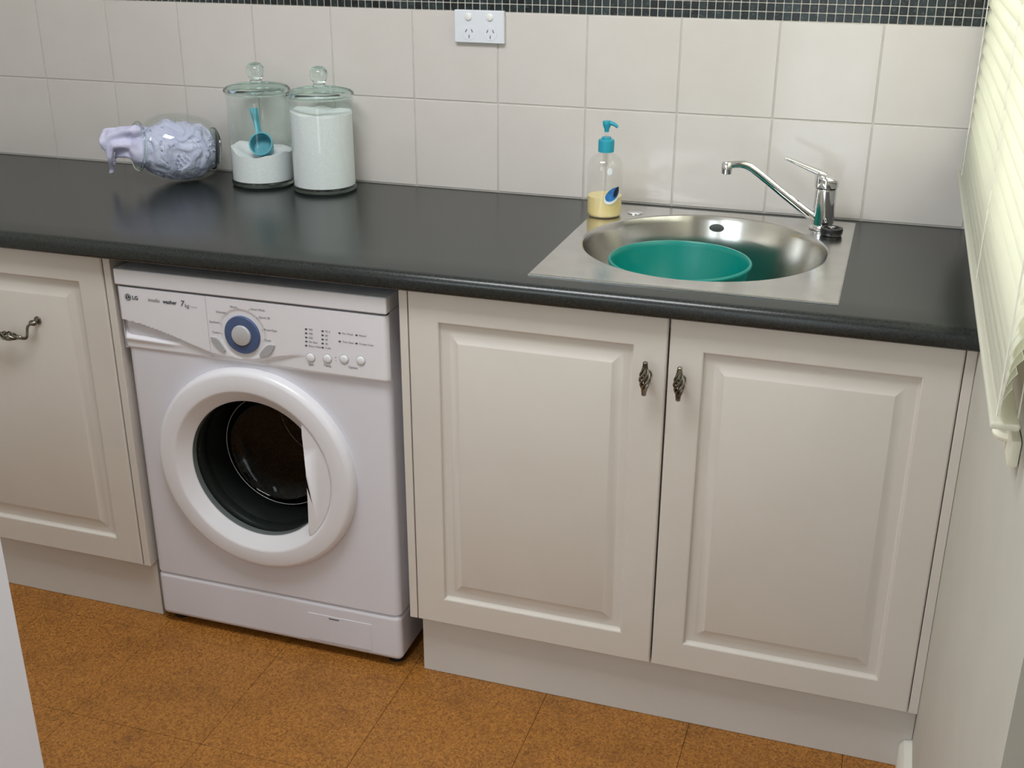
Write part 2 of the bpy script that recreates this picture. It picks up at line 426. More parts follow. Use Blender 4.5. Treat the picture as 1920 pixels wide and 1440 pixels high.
def pull_bow(x, z):
    bm = B(); yc = YDR - .026; zl = z - .03
    birdcage(bm, (x, yc, zl), (1, 0, 0), .052, .0108)
    for s_ in (-1, 1):
        P_ = catmull([(x + s_ * .028, yc, zl), (x + s_ * .043, yc, zl - .001), (x + s_ * .05, yc, zl + .004), (x + s_ * .051, yc + .002, zl + .014), (x + s_ * .053, yc + .005, zl + .026), (x + s_ * .062, yc + .012, zl + .032)], 5)
        tube(bm, P_, lambda t: .0034 - .0006 * t, 9)
        tube(bm, [(x + s_ * .062, YDR, zl + .033), (x + s_ * .062, yc + .010, zl + .032)], .0035, 9)
        ball(bm, (x + s_ * .064, yc + .008, zl + .033), .0085, 12, (1.15, .7, .75))
        lathe(bm, [(0, 0), (.009, 0), (.008, .003), (0, .004)], 14, (x + s_ * .062, YDR, zl + .033), (0, -1, 0))
    return bm
def cabinet(name, label, xa, xb, sides, doors, kick):
    t = thing(name, label, 'cabinet', ((xa + xb) / 2, -.3, 0))
    obj('carcass_base', bx(xa + .018, xb - .018, YDR + DT + .002, -.041, ZDB, ZDB + .016), 'vinyl_cream', t)
    obj('carcass_back', bx(xa + .018, xb - .018, -.04, -.03, ZDB, .862), 'vinyl_cream', t)
    obj('carcass_rail', bx(xa + .018, xb - .018, YDR + DT + .002, YDR + DT + .02, .835, .862), 'vinyl_cream', t)
    for a, b in ((xa, xa + .0165), (xb - .0165, xb)):
        obj('side_panel', bx(a, b, YDR + .0015, -.03, ZDB, .8625, .001, 1), 'vinyl_cream', t)
    for a, b, h, hx, hz in doors:
        d = obj('cabinet_door', panel_door(a, b, ZDB, ZDT), 'vinyl_cream', t, 20)
        hb = pull_vertical(hx, hz) if h == 'v' else pull_bow(hx, hz)
        obj('handle', hb, 'pewter', d)
    obj('kickboard', bx(kick[0], kick[1], -.605, -.589, .001, ZDB - .0005), 'kick_cream', t)
    if xa < 0: obj('filler_panel', bx(XL + .001, xa - .001, YDR + .0015, YDR + .018, ZDB, .8625, .001, 1), 'vinyl_cream', t)
    rebase(t); return t
cabinet('sink_cabinet', 'cream double-door base cabinet under the sink', .718, XR - .0005, 1,
        [(.7364, 1.2254, 'v', 1.193, .7520), (1.2288, 1.7085, 'v', 1.2536, .7500)], (.7364, XR - .001))
cabinet('laundry_cabinet', 'cream single-door base cabinet with a twisted bow handle beside the washing machine', -.476, .088, 1,
        [(-.456, .0680, 'b', -.172, .7030)], (XL + .001, .0875))

# ------------------------------------------------------------------ washing machine
wm = thing('washing_machine', 'white front-loading washing machine under the worktop with a blue-ringed dial', 'washing machine', (.396, -.36, 0))
X0, X1 = .0985, .6945; YW = -.624; YB = -.09
DC = Vector((.384, 0, .432))
cut = bpy.data.objects.new('cut', bpy.data.meshes.new('cut')); cb = B()
lathe(cb, [(0, -.05), (.172, -.05), (.172, .42), (0, .42)], 64, (DC.x, YW, DC.z), (0, 1, 0)); bmesh.ops.recalc_face_normals(cb, faces=cb.faces); cb.to_mesh(cut.data); cb.free(); COL.objects.link(cut)
bb = bx(X0 + .002, X1 - .002, YW, YB, .134, .806, .016, 4, True)
tmp = obj('tmp', bb, 'white_enamel'); md = tmp.modifiers.new('b', 'BOOLEAN'); md.operation = 'DIFFERENCE'; md.object = cut; md.solver = 'EXACT'
me = evaluated(tmp); bpy.data.objects.remove(tmp); bpy.data.objects.remove(cut)
smooth(me, 30); obj('body', me, 'white_enamel', wm)
# plinth with filter flap
obj('plinth', bx(X0 + .002, X1 - .002, YW, YB, .018, .1325, .014, 4), 'white_enamel', wm)
fp = obj('filter_flap', bx(.4745, .6245, YW - .0012, YW + .004, .034, .1005, .001, 2), 'white_enamel', wm)
obj('slot', bx(.5255, .5495, YW - .0016, YW, .0935, .0962), 'print_grey', fp)
for fx in (X0 + .03, X1 - .03):
    for fy in (YW + .04, YB - .05):
        obj('foot', lathe(B(), [(0, 0), (.02, 0), (.02, .008), (.010, .010), (.010, .018), (0, .018)], 18, (fx, fy, .0005)), 'rubber_black', wm)
# lid
obj('lid', bx(X0 - .0005, X1 + .0005, -.6350, YB, .8075, .841, .0035, 3), 'white_plastic', wm)
obj('lid_gap', bx(X0 + .003, X1 - .003, YW, YB, .8036, .8075), 'gap_black', wm)
# control panel and detergent drawer: relief fronts
def sm(a, b, x):
    t = max(0, min(1, (x - a) / (b - a))); return t * t * (3 - 2 * t)
CP = [(.05, .742), (.0985, .7340), (.15, .7270), (.20, .7150), (.2374, .7045), (.27, .6950), (.3081, .6840), (.34, .6805), (.3682, .6795), (.41, .6835), (.46, .6950), (.5116, .7060), (.56, .7120), (.62, .7150), (.75, .716)]
def cc(x):
    for (a, p), (b, q) in zip(CP, CP[1:]):
        if a <= x <= b: return p + (q - p) * sm(a, b, x) if 0 else p + (q - p) * (x - a) / (b - a)
    return CP[-1][1]
def relief(x, z):
    e = cc(x); up = sm(e - .007, e + .001, z); fade = 1 - sm(.43, .54, x)
    h = .0035 + .0065 * up * fade + .0065 * (1 - fade)
    # hollow of the drawer grip under the curve, bright lip below
    lens = sm(.098, .108, x) * (1 - sm(.19, .262, x))
    bot = .7000 + .004 * (1 - sm(.1, .24, x))
    hol = (1 - sm(e - .004, e + .0005, z)) * sm(bot - .012, bot + .012, z) * lens
    h -= .026 * hol
    h += .004 * lens * math.exp(-((z - .693) / .007) ** 2)
    # shallow dish round the dial
    r = math.hypot(x - .3825, (z - .7320))
    h -= .0016 * (1 - sm(.049, .054, r)) 
    # rounded ends and lower edge
    for q in (x - X0, X1 - x):
        if q < .012: h -= .012 * (1 - math.sqrt(max(0, 1 - (1 - q / .012) ** 2)))
    if z - .669 < .004: h -= .003 * (1 - (z - .669) / .004)
    return h
def relief_mesh(xa, xb, za=.669, zb=.8035, nx_=150, nz=60):
    bm = B(); xs = [xa + (xb - xa) * i / nx_ for i in range(nx_ + 1)]; zs = [za + (zb - za) * j / nz for j in range(nz + 1)]
    V = [[bm.verts.new((x, YW - relief(x, z), z)) for z in zs] for x in xs]
    for i in range(nx_):
        for j in range(nz): bm.faces.new((V[i][j], V[i + 1][j], V[i + 1][j + 1], V[i][j + 1]))
    loop = [V[i][0] for i in range(nx_ + 1)] + [V[nx_][j] for j in range(1, nz + 1)] + [V[i][nz] for i in range(nx_ - 1, -1, -1)] + [V[0][j] for j in range(nz - 1, 0, -1)]
    bk = [bm.verts.new((v.co.x, YW + .02 if 0 else YW + .0, v.co.z)) for v in loop]
    for k in range(len(loop)): bm.faces.new((loop[k], bk[k], bk[(k + 1) % len(loop)], loop[(k + 1) % len(loop)]))
    return bm
drw = obj('detergent_drawer', relief_mesh(X0, .3055, nx_=110), 'white_plastic', wm, 50)
cpn = obj('control_panel', relief_mesh(.3063, X1, nx_=170), 'white_plastic', wm, 50)
YT = YW - .0103
# emblem and lettering
em = obj('emblem', lathe(B(), [(0, .0006), (.0072, .0006), (.0072, -.002), (0, -.002)], 32, (.1262, YT, .7835), (0, -1, 0)), 'print_dark', drw)
ef = B(); box(ef, .1258, .1266, YT - .0010, YT - .0006, .7800, .7870); box(ef, .1258, .1290, YT - .0010, YT - .0006, .7800, .7808)
lathe(ef, [(.0054, .0006), (.0060, .0006), (.0060, .0010), (.0054, .0010)], 32, (.1262, YT, .7835), (0, -1, 0), True)
box(ef, .1225, .1238, YT - .0010, YT - .0006, .7848, .7861)
obj('emblem_mark', ef, 'print_pale', drw)
text('lettering', 'LG', .1362, YT - .0006, .7798, .0115, 'print_dark', drw, bold=.0003)
text('lettering', 'intello', .1730, YT - .0006, .7795, .0112, 'print_grey', drw, shear=.1)
text('lettering', 'washer', .2075, YT - .0006, .7795, .0108, 'print_dark', drw, shear=.1, bold=.0003)
text('lettering', '7', .2475, YT - .0006, .7780, .0170, 'print_grey', drw, shear=.2, bold=.0002)
text('lettering', 'kg', .2570, YT - .0006, .7760, .0120, 'print_grey', drw, shear=.2)
text('lettering', 'capacity', .2700, YT - .0006, .7775, .0052, 'grey_button', drw)
for s_, x, z, al in (('Wool', .3760, .7865, 'RIGHT'), ('Delicate', .3500, .7725, 'RIGHT'), ('Synthetic', .3345, .7500, 'RIGHT'), ('Cotton', .3345, .7285, 'RIGHT'),
                     ('Hand Wash', .4060, .7865, 'LEFT'), ('Quick 30', .4230, .7715, 'LEFT'), ('Rinse+Spin', .4315, .7470, 'LEFT'), ('Drain', .4310, .7250, 'LEFT')):
    text('lettering', s_, x, YT - .0004, z, .0066, 'print_grey', cpn, al)
    dx = .0025 if al == 'RIGHT' else -.0035
    obj('tick', bx(x + dx - .0008, x + dx + .0008, YT - .0006, YT - .0001, z - .0006, z + .0004), 'print_grey', cpn)
dial = obj('dial', lathe(B(), [(0, 0), (.0392, 0), (.0392, .003), (.0378, .0050), (.0225, .0056), (.0215, .0040), (0, .0040)], 56, (.3825, YW - .0085, .7320), (0, -1, 0)), 'dial_blue', cpn)
obj('dial_cap', lathe(B(), [(.0212, .0), (.0212, .007), (.0198, .0092), (.014, .0104), (0, .0108)], 40, (.3825, YW - .0085, .7320), (0, -1, 0)), 'dial_silver', dial)
def leaf(pts, name):
    bm = B(); c = catmull([(x, 0, z) for x, z in pts] + [(pts[0][0], 0, pts[0][1])], 6)[:-1]
    prism(bm, [(p.x, p.z) for p in c], YT - .0030, YT + .001)
    bmesh.ops.bevel(bm, geom=[e for e in bm.edges if abs(e.verts[0].co.y - e.verts[1].co.y) < 1e-6 and e.verts[0].co.y < YT - .002], offset=.0012, segments=2, affect='EDGES')
    return obj(name, bm, 'grey_button', cpn)
leaf([(.3100, .7200), (.3240, .7190), (.3340, .7080), (.3420, .6935), (.3360, .6920), (.3220, .7020)], 'start_button')
leaf([(.4540, .7190), (.4400, .7180), (.4280, .7080), (.4180, .6935), (.4250, .6910), (.4430, .7000)], 'power_button')
for bxp, bz in ((.5300, .7020), (.5660, .7040), (.6020, .7075), (.6370, .7090)):
    hh = .0100
    bt = obj('push_button', lathe(B(), [(.0088, -.003), (.0088, .0012), (.0080, .0022), (.0055, .0030), (0, .0034)], 28, (bxp, YW - hh, bz), (0, -1, 0)), 'white_plastic', cpn)
    obj('button_rim', lathe(B(), [(.0089, -.002), (.0100, -.002), (.0100, .0003), (.0089, .0003)], 28, (bxp, YW - hh, bz), (0, -1, 0), True), 'grey_button', bt)
YT2 = YW - .0104
LED = [(.5245, .7605, '900'), (.5240, .7520, '700'), (.5235, .7435, '500'), (.5230, .7350, 'No Spin'), (.5222, .7265, 'Rinse Hold'),
       (.5595, .7605, '95 C'), (.5590, .7520, '60'), (.5585, .7435, '40'), (.5580, .7350, '30'), (.5575, .7265, 'Cold'),
       (.5955, .7605, 'Pre Wash'), (.5948, .7436, 'Time Save'), (.6310, .7605, 'Rinse+'), (.6300, .7436, 'Crease Care')]
for x, z, s_ in LED:
    obj('indicator', bx(x - .0022, x + .0022, YT2 - .0006, YT2 + .001, z - .0011, z + .0011), 'print_dark', cpn)
    text('lettering', s_, x + .0055, YT2 - .0002, z - .0018, .0058, 'print_grey', cpn)
for s_, x, z in (('Spin', .5300, .6855), ('Temp.', .5660, .6875), ('Option', .6200, .6905)):
    text('lettering', s_, x, YT2 - .0002, z, .0068, 'print_dark', cpn, 'CENTER')
obj('tick', bx(.5835, .5850, YT2 - .0004, YT2 + .001, .7090, .7100), 'print_dark', cpn); obj('tick', bx(.5835, .5850, YT2 - .0004, YT2 + .001, .7030, .7036), 'print_grey', cpn)
# porthole door: profile as (radius, outward height)
ring = [(.2265, -.001), (.2265, .009), (.2255, .014), (.2225, .019), (.2180, .0220), (.2140, .0230), (.1850, .0245), (.1815, .0238), (.1790, .0220), (.1640, .0100), (.1560, .0040), (.1535, .0020), (.1520, -.006), (.1520, -.010), (.1640, -.010), (.1640, -.001)]
pd = obj('porthole_door', lathe(B(), ring, 96, (DC.x, YW, DC.z), (0, -1, 0), True), 'white_plastic', wm, 28)
obj('glass_edge', lathe(B(), [(.1285 + .0009 * math.cos(2 * PI * k / 8), .0915 + .0009 * math.sin(2 * PI * k / 8)) for k in range(8)], 72, (DC.x, YW, DC.z), (0, 1, 0), True), 'dial_silver', pd, 60)
# crescent grip panel closing the right side of the glass
def crescent(xc, R, y0_, y1_):
    bm = B(); c = []
    a0 = math.acos((xc - DC.x) / R); n_ = 24
    for k in range(n_ + 1):
        a_ = -a0 + 2 * a0 * k / n_; c.append((DC.x + R * math.cos(a_), DC.z + R * math.sin(a_)))
    z1_, z0_ = c[-1][1], c[0][1]
    for k in range(1, 10):
        t = k / 10; z = z1_ + (z0_ - z1_) * t; c.append((xc - .004 * math.sin(PI * t) * -1, z))
    prism(bm, c, y0_, y1_)
    bmesh.ops.bevel(bm, geom=[e for e in bm.edges if e.verts[0].co.y < y1_ - 1e-5 and e.verts[1].co.y < y1_ - 1e-5 and e.verts[0].co.y == e.verts[1].co.y], offset=.003, segments=3, affect='EDGES')
    return bm
obj('grip_panel', crescent(.503, .1765, YW - .0215, YW - .002), 'white_plastic', pd, 30)
obj('porthole_glass', lathe(B(), [(.153, -.004), (.150, .004), (.146, .012), (.136, .060), (.128, .092), (.112, .108), (.080, .114), (0, .116)], 72, (DC.x, YW, DC.z), (0, 1, 0)), 'porthole_glass', pd, 60)
obj('door_gasket', lathe(B(), [(.170, .020), (.158, .022), (.152, .030), (.150, .045), (.156, .052), (.152, .060), (.147, .075), (.1445, .095), (.1445, .112), (.150, .1125)], 64, (DC.x, YW, DC.z), (0, 1, 0)), 'rubber_grey', wm, 50)
dr = obj('drum', lathe(B(), [(.1715, .104), (.152, .106), (.150, .110), (.165, .120), (.168, .34), (.160, .38), (0, .40)], 64, (DC.x, YW, DC.z), (0, 1, 0)), 'drum_steel', wm, 40)
hb = B()
for rr, n_ in ((.03, 8), (.055, 14), (.08, 20), (.105, 26), (.13, 32)):
    for k in range(n_):
        a_ = 2 * PI * (k + .3 * (n_ % 4)) / n_; lathe(hb, [(0, 0), (.0035, 0)], 8, (DC.x + rr * math.cos(a_), YW + .379 + .019 * (1 - rr / .16), DC.z + rr * math.sin(a_)), (0, -1, 0))
obj('drum_rim', lathe(B(), [(.112 + .0016 * math.cos(2 * PI * k / 8), .30 + .0016 * math.sin(2 * PI * k / 8)) for k in range(8)], 64, (DC.x, YW, DC.z), (0, 1, 0), True), 'steel', dr, 60)
o = obj('drum_holes', hb, 'gap_black', dr); o['kind'] = 'stuff'
for k in range(3):
    a_ = PI / 2 + 2 * PI * k / 3; bm = B(); c_ = Vector((DC.x + .150 * math.cos(a_), 0, DC.z + .150 * math.sin(a_)))
    tube(bm, [(c_.x, YW + .125, c_.z), (c_.x, YW + .14, c_.z), (c_.x, YW + .34, c_.z), (c_.x, YW + .355, c_.z)], [.006, .022, .018, .004], 12); obj('paddle', bm, 'drum_steel', dr)
rebase(wm)

# ------------------------------------------------------------------ sink
SX0, SX1, SY0, SY1 = .9588, 1.5027, -.595, -.034; SC = (1.2278, -.3055); SR = .236
sk = thing('sink', 'square stainless steel sink with a round bowl set into the worktop', 'sink', (SC[0], SC[1], ZC))
def plate(bm, zt, zb, r, n=96):
    out = []; inn = []
    for k in range(n):
        a_ = 2 * PI * (k + .5) / n; c, s_ = math.cos(a_), math.sin(a_)
        tx = ((SX1 if c > 0 else SX0) - SC[0]) / c; ty = ((SY1 if s_ > 0 else SY0) - SC[1]) / s_; t = min(tx, ty)
        out.append([SC[0] + t * c, SC[1] + t * s_]); inn.append((SC[0] + r * c, SC[1] + r * s_))
    for cx, cy in ((SX0, SY0), (SX0, SY1), (SX1, SY0), (SX1, SY1)):
        k = min(range(n), key=lambda i: (out[i][0] - cx) ** 2 + (out[i][1] - cy) ** 2); out[k] = [cx, cy]
    def ringv(pts, z): return [bm.verts.new((x, y, z)) for x, y in pts]
    def sc_(pts, d): return [(SC[0] + (x - SC[0]) * d, SC[1] + (y - SC[1]) * d) for x, y in pts]
    mid = [(SC[0] + (x - SC[0]) * (r + .012) / r, SC[1] + (y - SC[1]) * (r + .012) / r) for x, y in inn]
    L = [ringv(out, zb), ringv(out, zt - .0012), ringv(sc_(out, .993), zt), ringv(sc_(out, .965), zt - .0002), ringv(mid, zt - .0004), ringv(sc_(inn, 1.012), zt - .0002), ringv(inn, zt - .0022)]
    for a, b in zip(L, L[1:]):
        for k in range(n): bm.faces.new((a[k], a[(k + 1) % n], b[(k + 1) % n], b[k]))
    return bm
obj('sink_plate', plate(B(), ZC + .0034, ZC + .0003, SR), 'steel', sk, 25)
bwp = [(SR, ZC + .0012), (SR - .002, ZC - .004), (SR - .004, ZC - .012), (SR - .020, .800), (SR - .032, .745), (SR - .044, .722), (SR - .066, .708), (SR - .11, .7035), (.045, .700), (.043, .697), (.030, .694), (0, .693)]
obj('bowl', lathe(B(), bwp, 96, (SC[0], SC[1], 0)), 'steel_bowl', sk, 40)
obj('waste', lathe(B(), [(0, .6945), (.030, .6955), (.036, .7012), (.041, .7015), (.042, .7000)], 32, (SC[0], SC[1], 0)), 'chrome', sk)
ovd = Vector((SC[0] - .008, SC[1] + SR - .0045, .878))
ovf = obj('overflow', lathe(B(), [(0, .0030), (.012, .0030), (.0165, .0024), (.018, 0), (.018, -.002)], 28, (0, 0, 0), (0.03, -1, 0.03)), 'rubber_grey', sk)
ovf.location = ovd; ovf.scale = (.95, 1, .5)
obj('tap_hole_cover', lathe(B(), [(.0175, 0), (.0175, .0012), (.013, .0030), (0, .0040)], 28, (1.046, -.098, ZC + .0032)), 'chrome', sk)
rebase(sk)
# mixer tap
TX, TY = 1.4385, -.103; ZT = ZC + .0034
tp = thing('mixer_tap', 'chrome single-lever mixer tap with a long slanting spout', 'tap', (TX, TY, ZT))
obj('tap_body', lathe(B(), [(0, 0), (.0265, 0), (.0270, .003), (.0235, .006), (.0228, .010), (.0222, .080), (.0215, .0835), (.0, .0840)], 40, (TX, TY, ZT + .0003)), 'chrome', tp, 40)
# slanted cap with the lever blade
lv = B(); sd = Vector((-1, -.12, 0)).normalized(); c0 = Vector((TX, TY, ZT))
lathe(lv, [(0, .0846), (.0215, .0846), (.0243, .0870), (.0246, .1000), (.0240, .1065), (.0215, .1100), (.0140, .1118), (0, .1122)], 40, c0)
for v in lv.verts:
    if v.co.z > ZT + .095: v.co.z += .30 * (v.co - c0).dot(sd)
tube(lv, catmull([c0 + sd * d_ + Vector((0, 0, z_)) for d_, z_ in ((.004, .1095), (.020, .1165), (.036, .1225), (.056, .1300), (.078, .1385), (.0865, .1415))], 5), lambda t: .0125 - .0065 * min(1, t * 1.15), 16, True, .62)
obj('lever', lv, 'chrome', tp, 45)
sp = B(); pts = catmull([(TX - .012, TY - .004, .923), (TX - .030, TY - .010, .9345), (TX - .080, TY - .020, .9730), (TX - .140, TY - .032, 1.0195), (TX - .162, TY - .036, 1.0310), (TX - .180, TY - .040, 1.0320), (TX - .196, TY - .043, 1.0300)], 7)
tube(sp, pts, lambda t: .0098 - .0018 * t, 20); obj('spout', sp, 'chrome', tp, 50)
nz_ = B(); lathe(nz_, [(0, .0115), (.0095, .0115), (.0115, .0085), (.0118, -.002), (.0110, -.0025), (.0108, -.012), (.0085, -.0135), (0, -.0125)], 28, (TX - .197, TY - .043, 1.0245)); obj('aerator', nz_, 'chrome', tp, 40)
rebase(tp)
# black plug beside the tap
pg = thing('sink_plug', 'black rubber sink plug lying beside the base of the tap', 'plug', (1.4600, -.150, ZT))
obj('stopper', lathe(B(), [(0, 0), (.0195, 0), (.0215, .003), (.0225, .012), (.0215, .0145), (.0165, .0150), (.0150, .0120), (0, .0120)], 32, (1.4600, -.150, ZT + .0004)), 'rubber_black', pg)
obj('pull_ring', lathe(B(), [(.0062 + .0014 * math.cos(2 * PI * k / 10), .0014 * math.sin(2 * PI * k / 10)) for k in range(10)], 20, (1.4600, -.150, ZT + .0150), (0, .5, 1), True), 'chrome', pg)
rebase(pg)
# teal tub
tub = thing('plastic_tub', 'round teal plastic tub standing in the sink bowl', 'tub', (1.183, -.305, .7095))
tb = B(); lathe(tb, [(0, .006), (.094, .006), (.100, .010), (.1325, .150), (.1335, .156), (.1365, .1605), (.1395, .1605), (.1410, .157), (.1400, .152), (.1360, .150), (.1035, .004), (.098, .0003), (0, .0003)], 72, (1.183, -.305, .7095)); obj('tub_wall', tb, 'teal_plastic', tub, 45)
obj('lip', B() if 0 else lathe(B(), [(.1392 + .0022 * math.cos(2 * PI * k / 10), .1565 + .0035 * math.sin(2 * PI * k / 10)) for k in range(10)], 72, (1.183, -.305, .7095), (0, 0, 1), True), 'teal_plastic', tub, 60)
rebase(tub)

# ------------------------------------------------------------------ soap dispenser
bx_, by_ = .9865, -.138; ZS = ZC + .0035
so = thing('soap_dispenser', 'clear pump soap bottle with teal pump and a little yellow soap left', 'soap dispenser', (bx_, by_, ZS))
obj('bottle', lathe(B(), [(0, .0004), (.033, .0004), (.0368, .003), (.0375, .008), (.0375, .100), (.0355, .113), (.029, .124), (.019, .131), (.0135, .134), (.0130, .142)], 48, (bx_, by_, ZS)), 'bottle_clear', so, 60)
obj('liquid_soap', lathe(B(), [(0, .0018), (.033, .0018), (.0358, .005), (.0362, .010), (.0362, .043), (0, .043)], 48, (bx_, by_, ZS)), 'liquid_soap', so, 50)
obj('dip_tube', tube(B(), [(bx_, by_, ZS + .012), (bx_, by_, ZS + .135)], .0032, 10), 'bottle_clear', so)
obj('pump_housing', tube(B(), [(bx_, by_, ZS + .105), (bx_, by_, ZS + .136)], .0068, 14), 'bottle_clear', so)
col_ = B(); lathe(col_, [(.0140, .1355), (.0168, .1355), (.0170, .1580), (.0155, .1610), (.0100, .1615), (.0098, .1660), (0, .1665)], 36, (bx_, by_, ZS)); obj('collar', col_, 'pump_teal', so, 40)
obj('stem', tube(B(), [(bx_, by_, ZS + .1665), (bx_, by_, ZS + .178)], .0042, 12), 'bottle_clear', so)
hd = B(); lathe(hd, [(.0048, .1765), (.0052, .182), (.0085, .190), (.0092, .1965), (.0085, .1990), (0, .2000)], 24, (bx_, by_, ZS))
tube(hd, catmull([(bx_, by_, ZS + .1945), (bx_ + .010, by_ - .001, ZS + .1945), (bx_ + .018, by_ - .002, ZS + .1920), (bx_ + .0235, by_ - .003, ZS + .1875)], 5), lambda t: .0052 - .0022 * t, 12); obj('pump_head', hd, 'pump_teal', so, 45)
def decal(name, m, phi0, z0_, pts, R=.0380):
    """flat print wrapped on the bottle; pts in (arc length, height)"""
    bm = B(); n_ = len(pts); cen = bm.verts.new((bx_ + R * math.cos(phi0), by_ + R * math.sin(phi0), ZS + z0_))
    mids = []; outs = []
    for s_, h in pts:
        for lst, f_ in ((mids, .5), (outs, 1)):
            p = phi0 + s_ * f_ / R; lst.append(bm.verts.new((bx_ + R * math.cos(p), by_ + R * math.sin(p), ZS + z0_ + h * f_)))
    for k in range(n_):
        l = (k + 1) % n_; bm.faces.new((cen, mids[k], mids[l])); bm.faces.new((mids[k], outs[k], outs[l], mids[l]))
    return obj(name, bm, m, so, 60)
ell = [(.0165 * math.cos(a), .0135 * math.sin(a) + .006 * math.cos(a)) for a in [2 * PI * k / 20 for k in range(20)]]
ph = math.radians(-50)
decal('label_border', 'label_white', ph, .0500, [(x * 1.12, y * 1.15 - .002) for x, y in ell], .0378)
decal('label_print', 'label_blue', ph, .0520, ell, .0381)
decal('label_dark_print', 'label_dark', ph + .22, .0570, [(.006 * math.cos(2 * PI * k / 14) + .004 * math.sin(2 * PI * k / 14), .011 * math.sin(2 * PI * k / 14)) for k in range(14)], .0384)  # dark oval print over the blue one
decal('label_patch', 'label_white', ph - .22, .1010, [(.006 * math.cos(2 * PI * k / 8), .008 * math.sin(2 * PI * k / 8)) for k in range(8)], .0378)
rebase(so)

# ------------------------------------------------------------------ storage jars
def jar(x, y, label, level, dent):
    t = thing('storage_jar', label, 'jar', (x, y, ZC), 'lidded glass jars on the worktop')
    z = ZC + .0006
    obj('jar_base', lathe(B(), [(0, 0), (.070, 0), (.0735, .003), (.0740, .009), (.0725, .0125), (0, .0125)], 64, (x, y, z)), 'solid_glass', t, 50)
    obj('jar_wall', lathe(B(), [(.0725, .0127), (.0722, .05), (.0722, .195), (.0728, .203), (.0745, .206), (.0745, .2095)], 64, (x, y, z)), 'jar_glass', t, 60)
    ld = obj('lid', lathe(B(), [(.0700, .2225), (.066, .2262), (.052, .2300), (.032, .2328), (.018, .2345), (0, .2347)], 64, (x, y, z)), 'lid_glass', t, 50)
    obj('lid_rim', lathe(B(), [(.0690, .2108), (.0740, .2108), (.0762, .2130), (.0768, .2180), (.0755, .2220), (.0715, .2243), (.0690, .2220)], 64, (x, y, z), (0, 0, 1), True), 'solid_glass', ld, 60)
    obj('knob', lathe(B(), [(0, .2350), (.0150, .2350), (.0130, .2400), (.0135, .2450), (.0190, .2510), (.0212, .2600), (.0195, .2700), (.0130, .2770), (0, .2800)], 40, (x, y, z)), 'solid_glass', ld, 60)
    rebase(t)
    # powder with an uneven top
    bm = B(); R = .0705; n = 48; rings = []
    def top(px, py): return level + .006 * noise.noise((px * 30 + x * 50, py * 30, 0)) + dent(px, py)
    for q in (1, .8, .6, .4, .2):
        rings.append([bm.verts.new((x + R * q * math.cos(2 * PI * k / n), y + R * q * math.sin(2 * PI * k / n), z + top(R * q * math.cos(2 * PI * k / n), R * q * math.sin(2 * PI * k / n)))) for k in range(n)])
    c = bm.verts.new((x, y, z + top(0, 0))); lo = [bm.verts.new((x + R * math.cos(2 * PI * k / n), y + R * math.sin(2 * PI * k / n), z + .0132)) for k in range(n)]
    for a, b in zip([lo] + rings, rings):
        for k in range(n): bm.faces.new((a[k], a[(k + 1) % n], b[(k + 1) % n], b[k]))
    for k in range(n): bm.faces.new((rings[-1][k], rings[-1][(k + 1) % n], c))
    bm.faces.new(lo[::-1])
    return obj('washing_powder', bm, 'powder', None, 50)
J1 = (.1385, -.086); J2 = (.3058, -.096)
p1 = jar(*J1, 'lidded glass jar a third full of white powder with a teal scoop inside', .078, lambda a, b: .012 * sm(-.02, -.06, a) - .016 * math.exp(-((a - .012) ** 2 + (b + .035) ** 2) / .0010))
tag(p1, 'low layer of white washing powder in the jar with the scoop', 'powder', kind='stuff')
p2 = jar(*J2, 'lidded glass jar filled nearly to the top with white powder', .176, lambda a, b: .006 * sm(0, -.06, a))
tag(p2, 'white washing powder filling the fuller glass jar', 'powder', kind='stuff')
# scoop
sc = thing('powder_scoop', 'teal plastic measuring scoop resting on the powder in the glass jar', 'scoop', (J1[0], J1[1] - .03, ZC + .08))
cc0 = Vector((J1[0] + .018, J1[1] - .026, ZC + .095)); ax = Vector((.22, -.75, .42)).normalized()
cup = B(); lathe(cup, [(0, -.020), (.0215, -.020), (.0235, -.017), (.0262, .012), (.0278, .0125), (.0278, .0150), (.0245, .0150), (.0222, -.0165), (0, -.0175)], 40, cc0, ax); obj('cup', cup, 'scoop_teal', sc, 40)
hn = B(); side = (Vector((-.30, .18, .92)) - ax * Vector((-.30, .18, .92)).dot(ax)).normalized()
hp = [cc0 + ax * .010 + side * d_ for d_ in (.025, .04, .055, .072, .088)]
tube(hn, hp, [.0060, .0066, .0074, .0088, .0098], 12, True, .28); obj('handle', hn, 'scoop_teal', sc, 50)
rebase(sc)

# ------------------------------------------------------------------ tilted glass jar stuffed with a lilac cloth
ax = Vector((-.60, -.78, .13)).normalized(); bc = Vector((-.064, -.138, .9818))
cj = thing('candy_jar', 'squat glass jar lying on its side with lilac cloth stuffed inside', 'jar', (bc.x, bc.y, ZC))
pr = [(0, -.092), (.052, -.092), (.064, -.087), (.073, -.064), (.0790, -.030), (.0795, .004), (.0750, .034), (.064, .058), (.053, .070), (.0505, .079), (.0525, .086)]
obj('jar_wall', lathe(B(), pr, 64, bc, ax), 'jar_glass', cj, 60)
obj('jar_rim', lathe(B(), [(.0535 + .0046 * math.cos(2 * PI * k / 12), .087 + .0042 * math.sin(2 * PI * k / 12)) for k in range(12)], 56, bc, ax, True), 'solid_glass', cj, 60)
obj('jar_base', lathe(B(), [(0, -.0985), (.046, -.0985), (.050, -.095), (.049, -.0925), (0, -.0925)], 48, bc, ax), 'solid_glass', cj, 60)
rebase(cj)
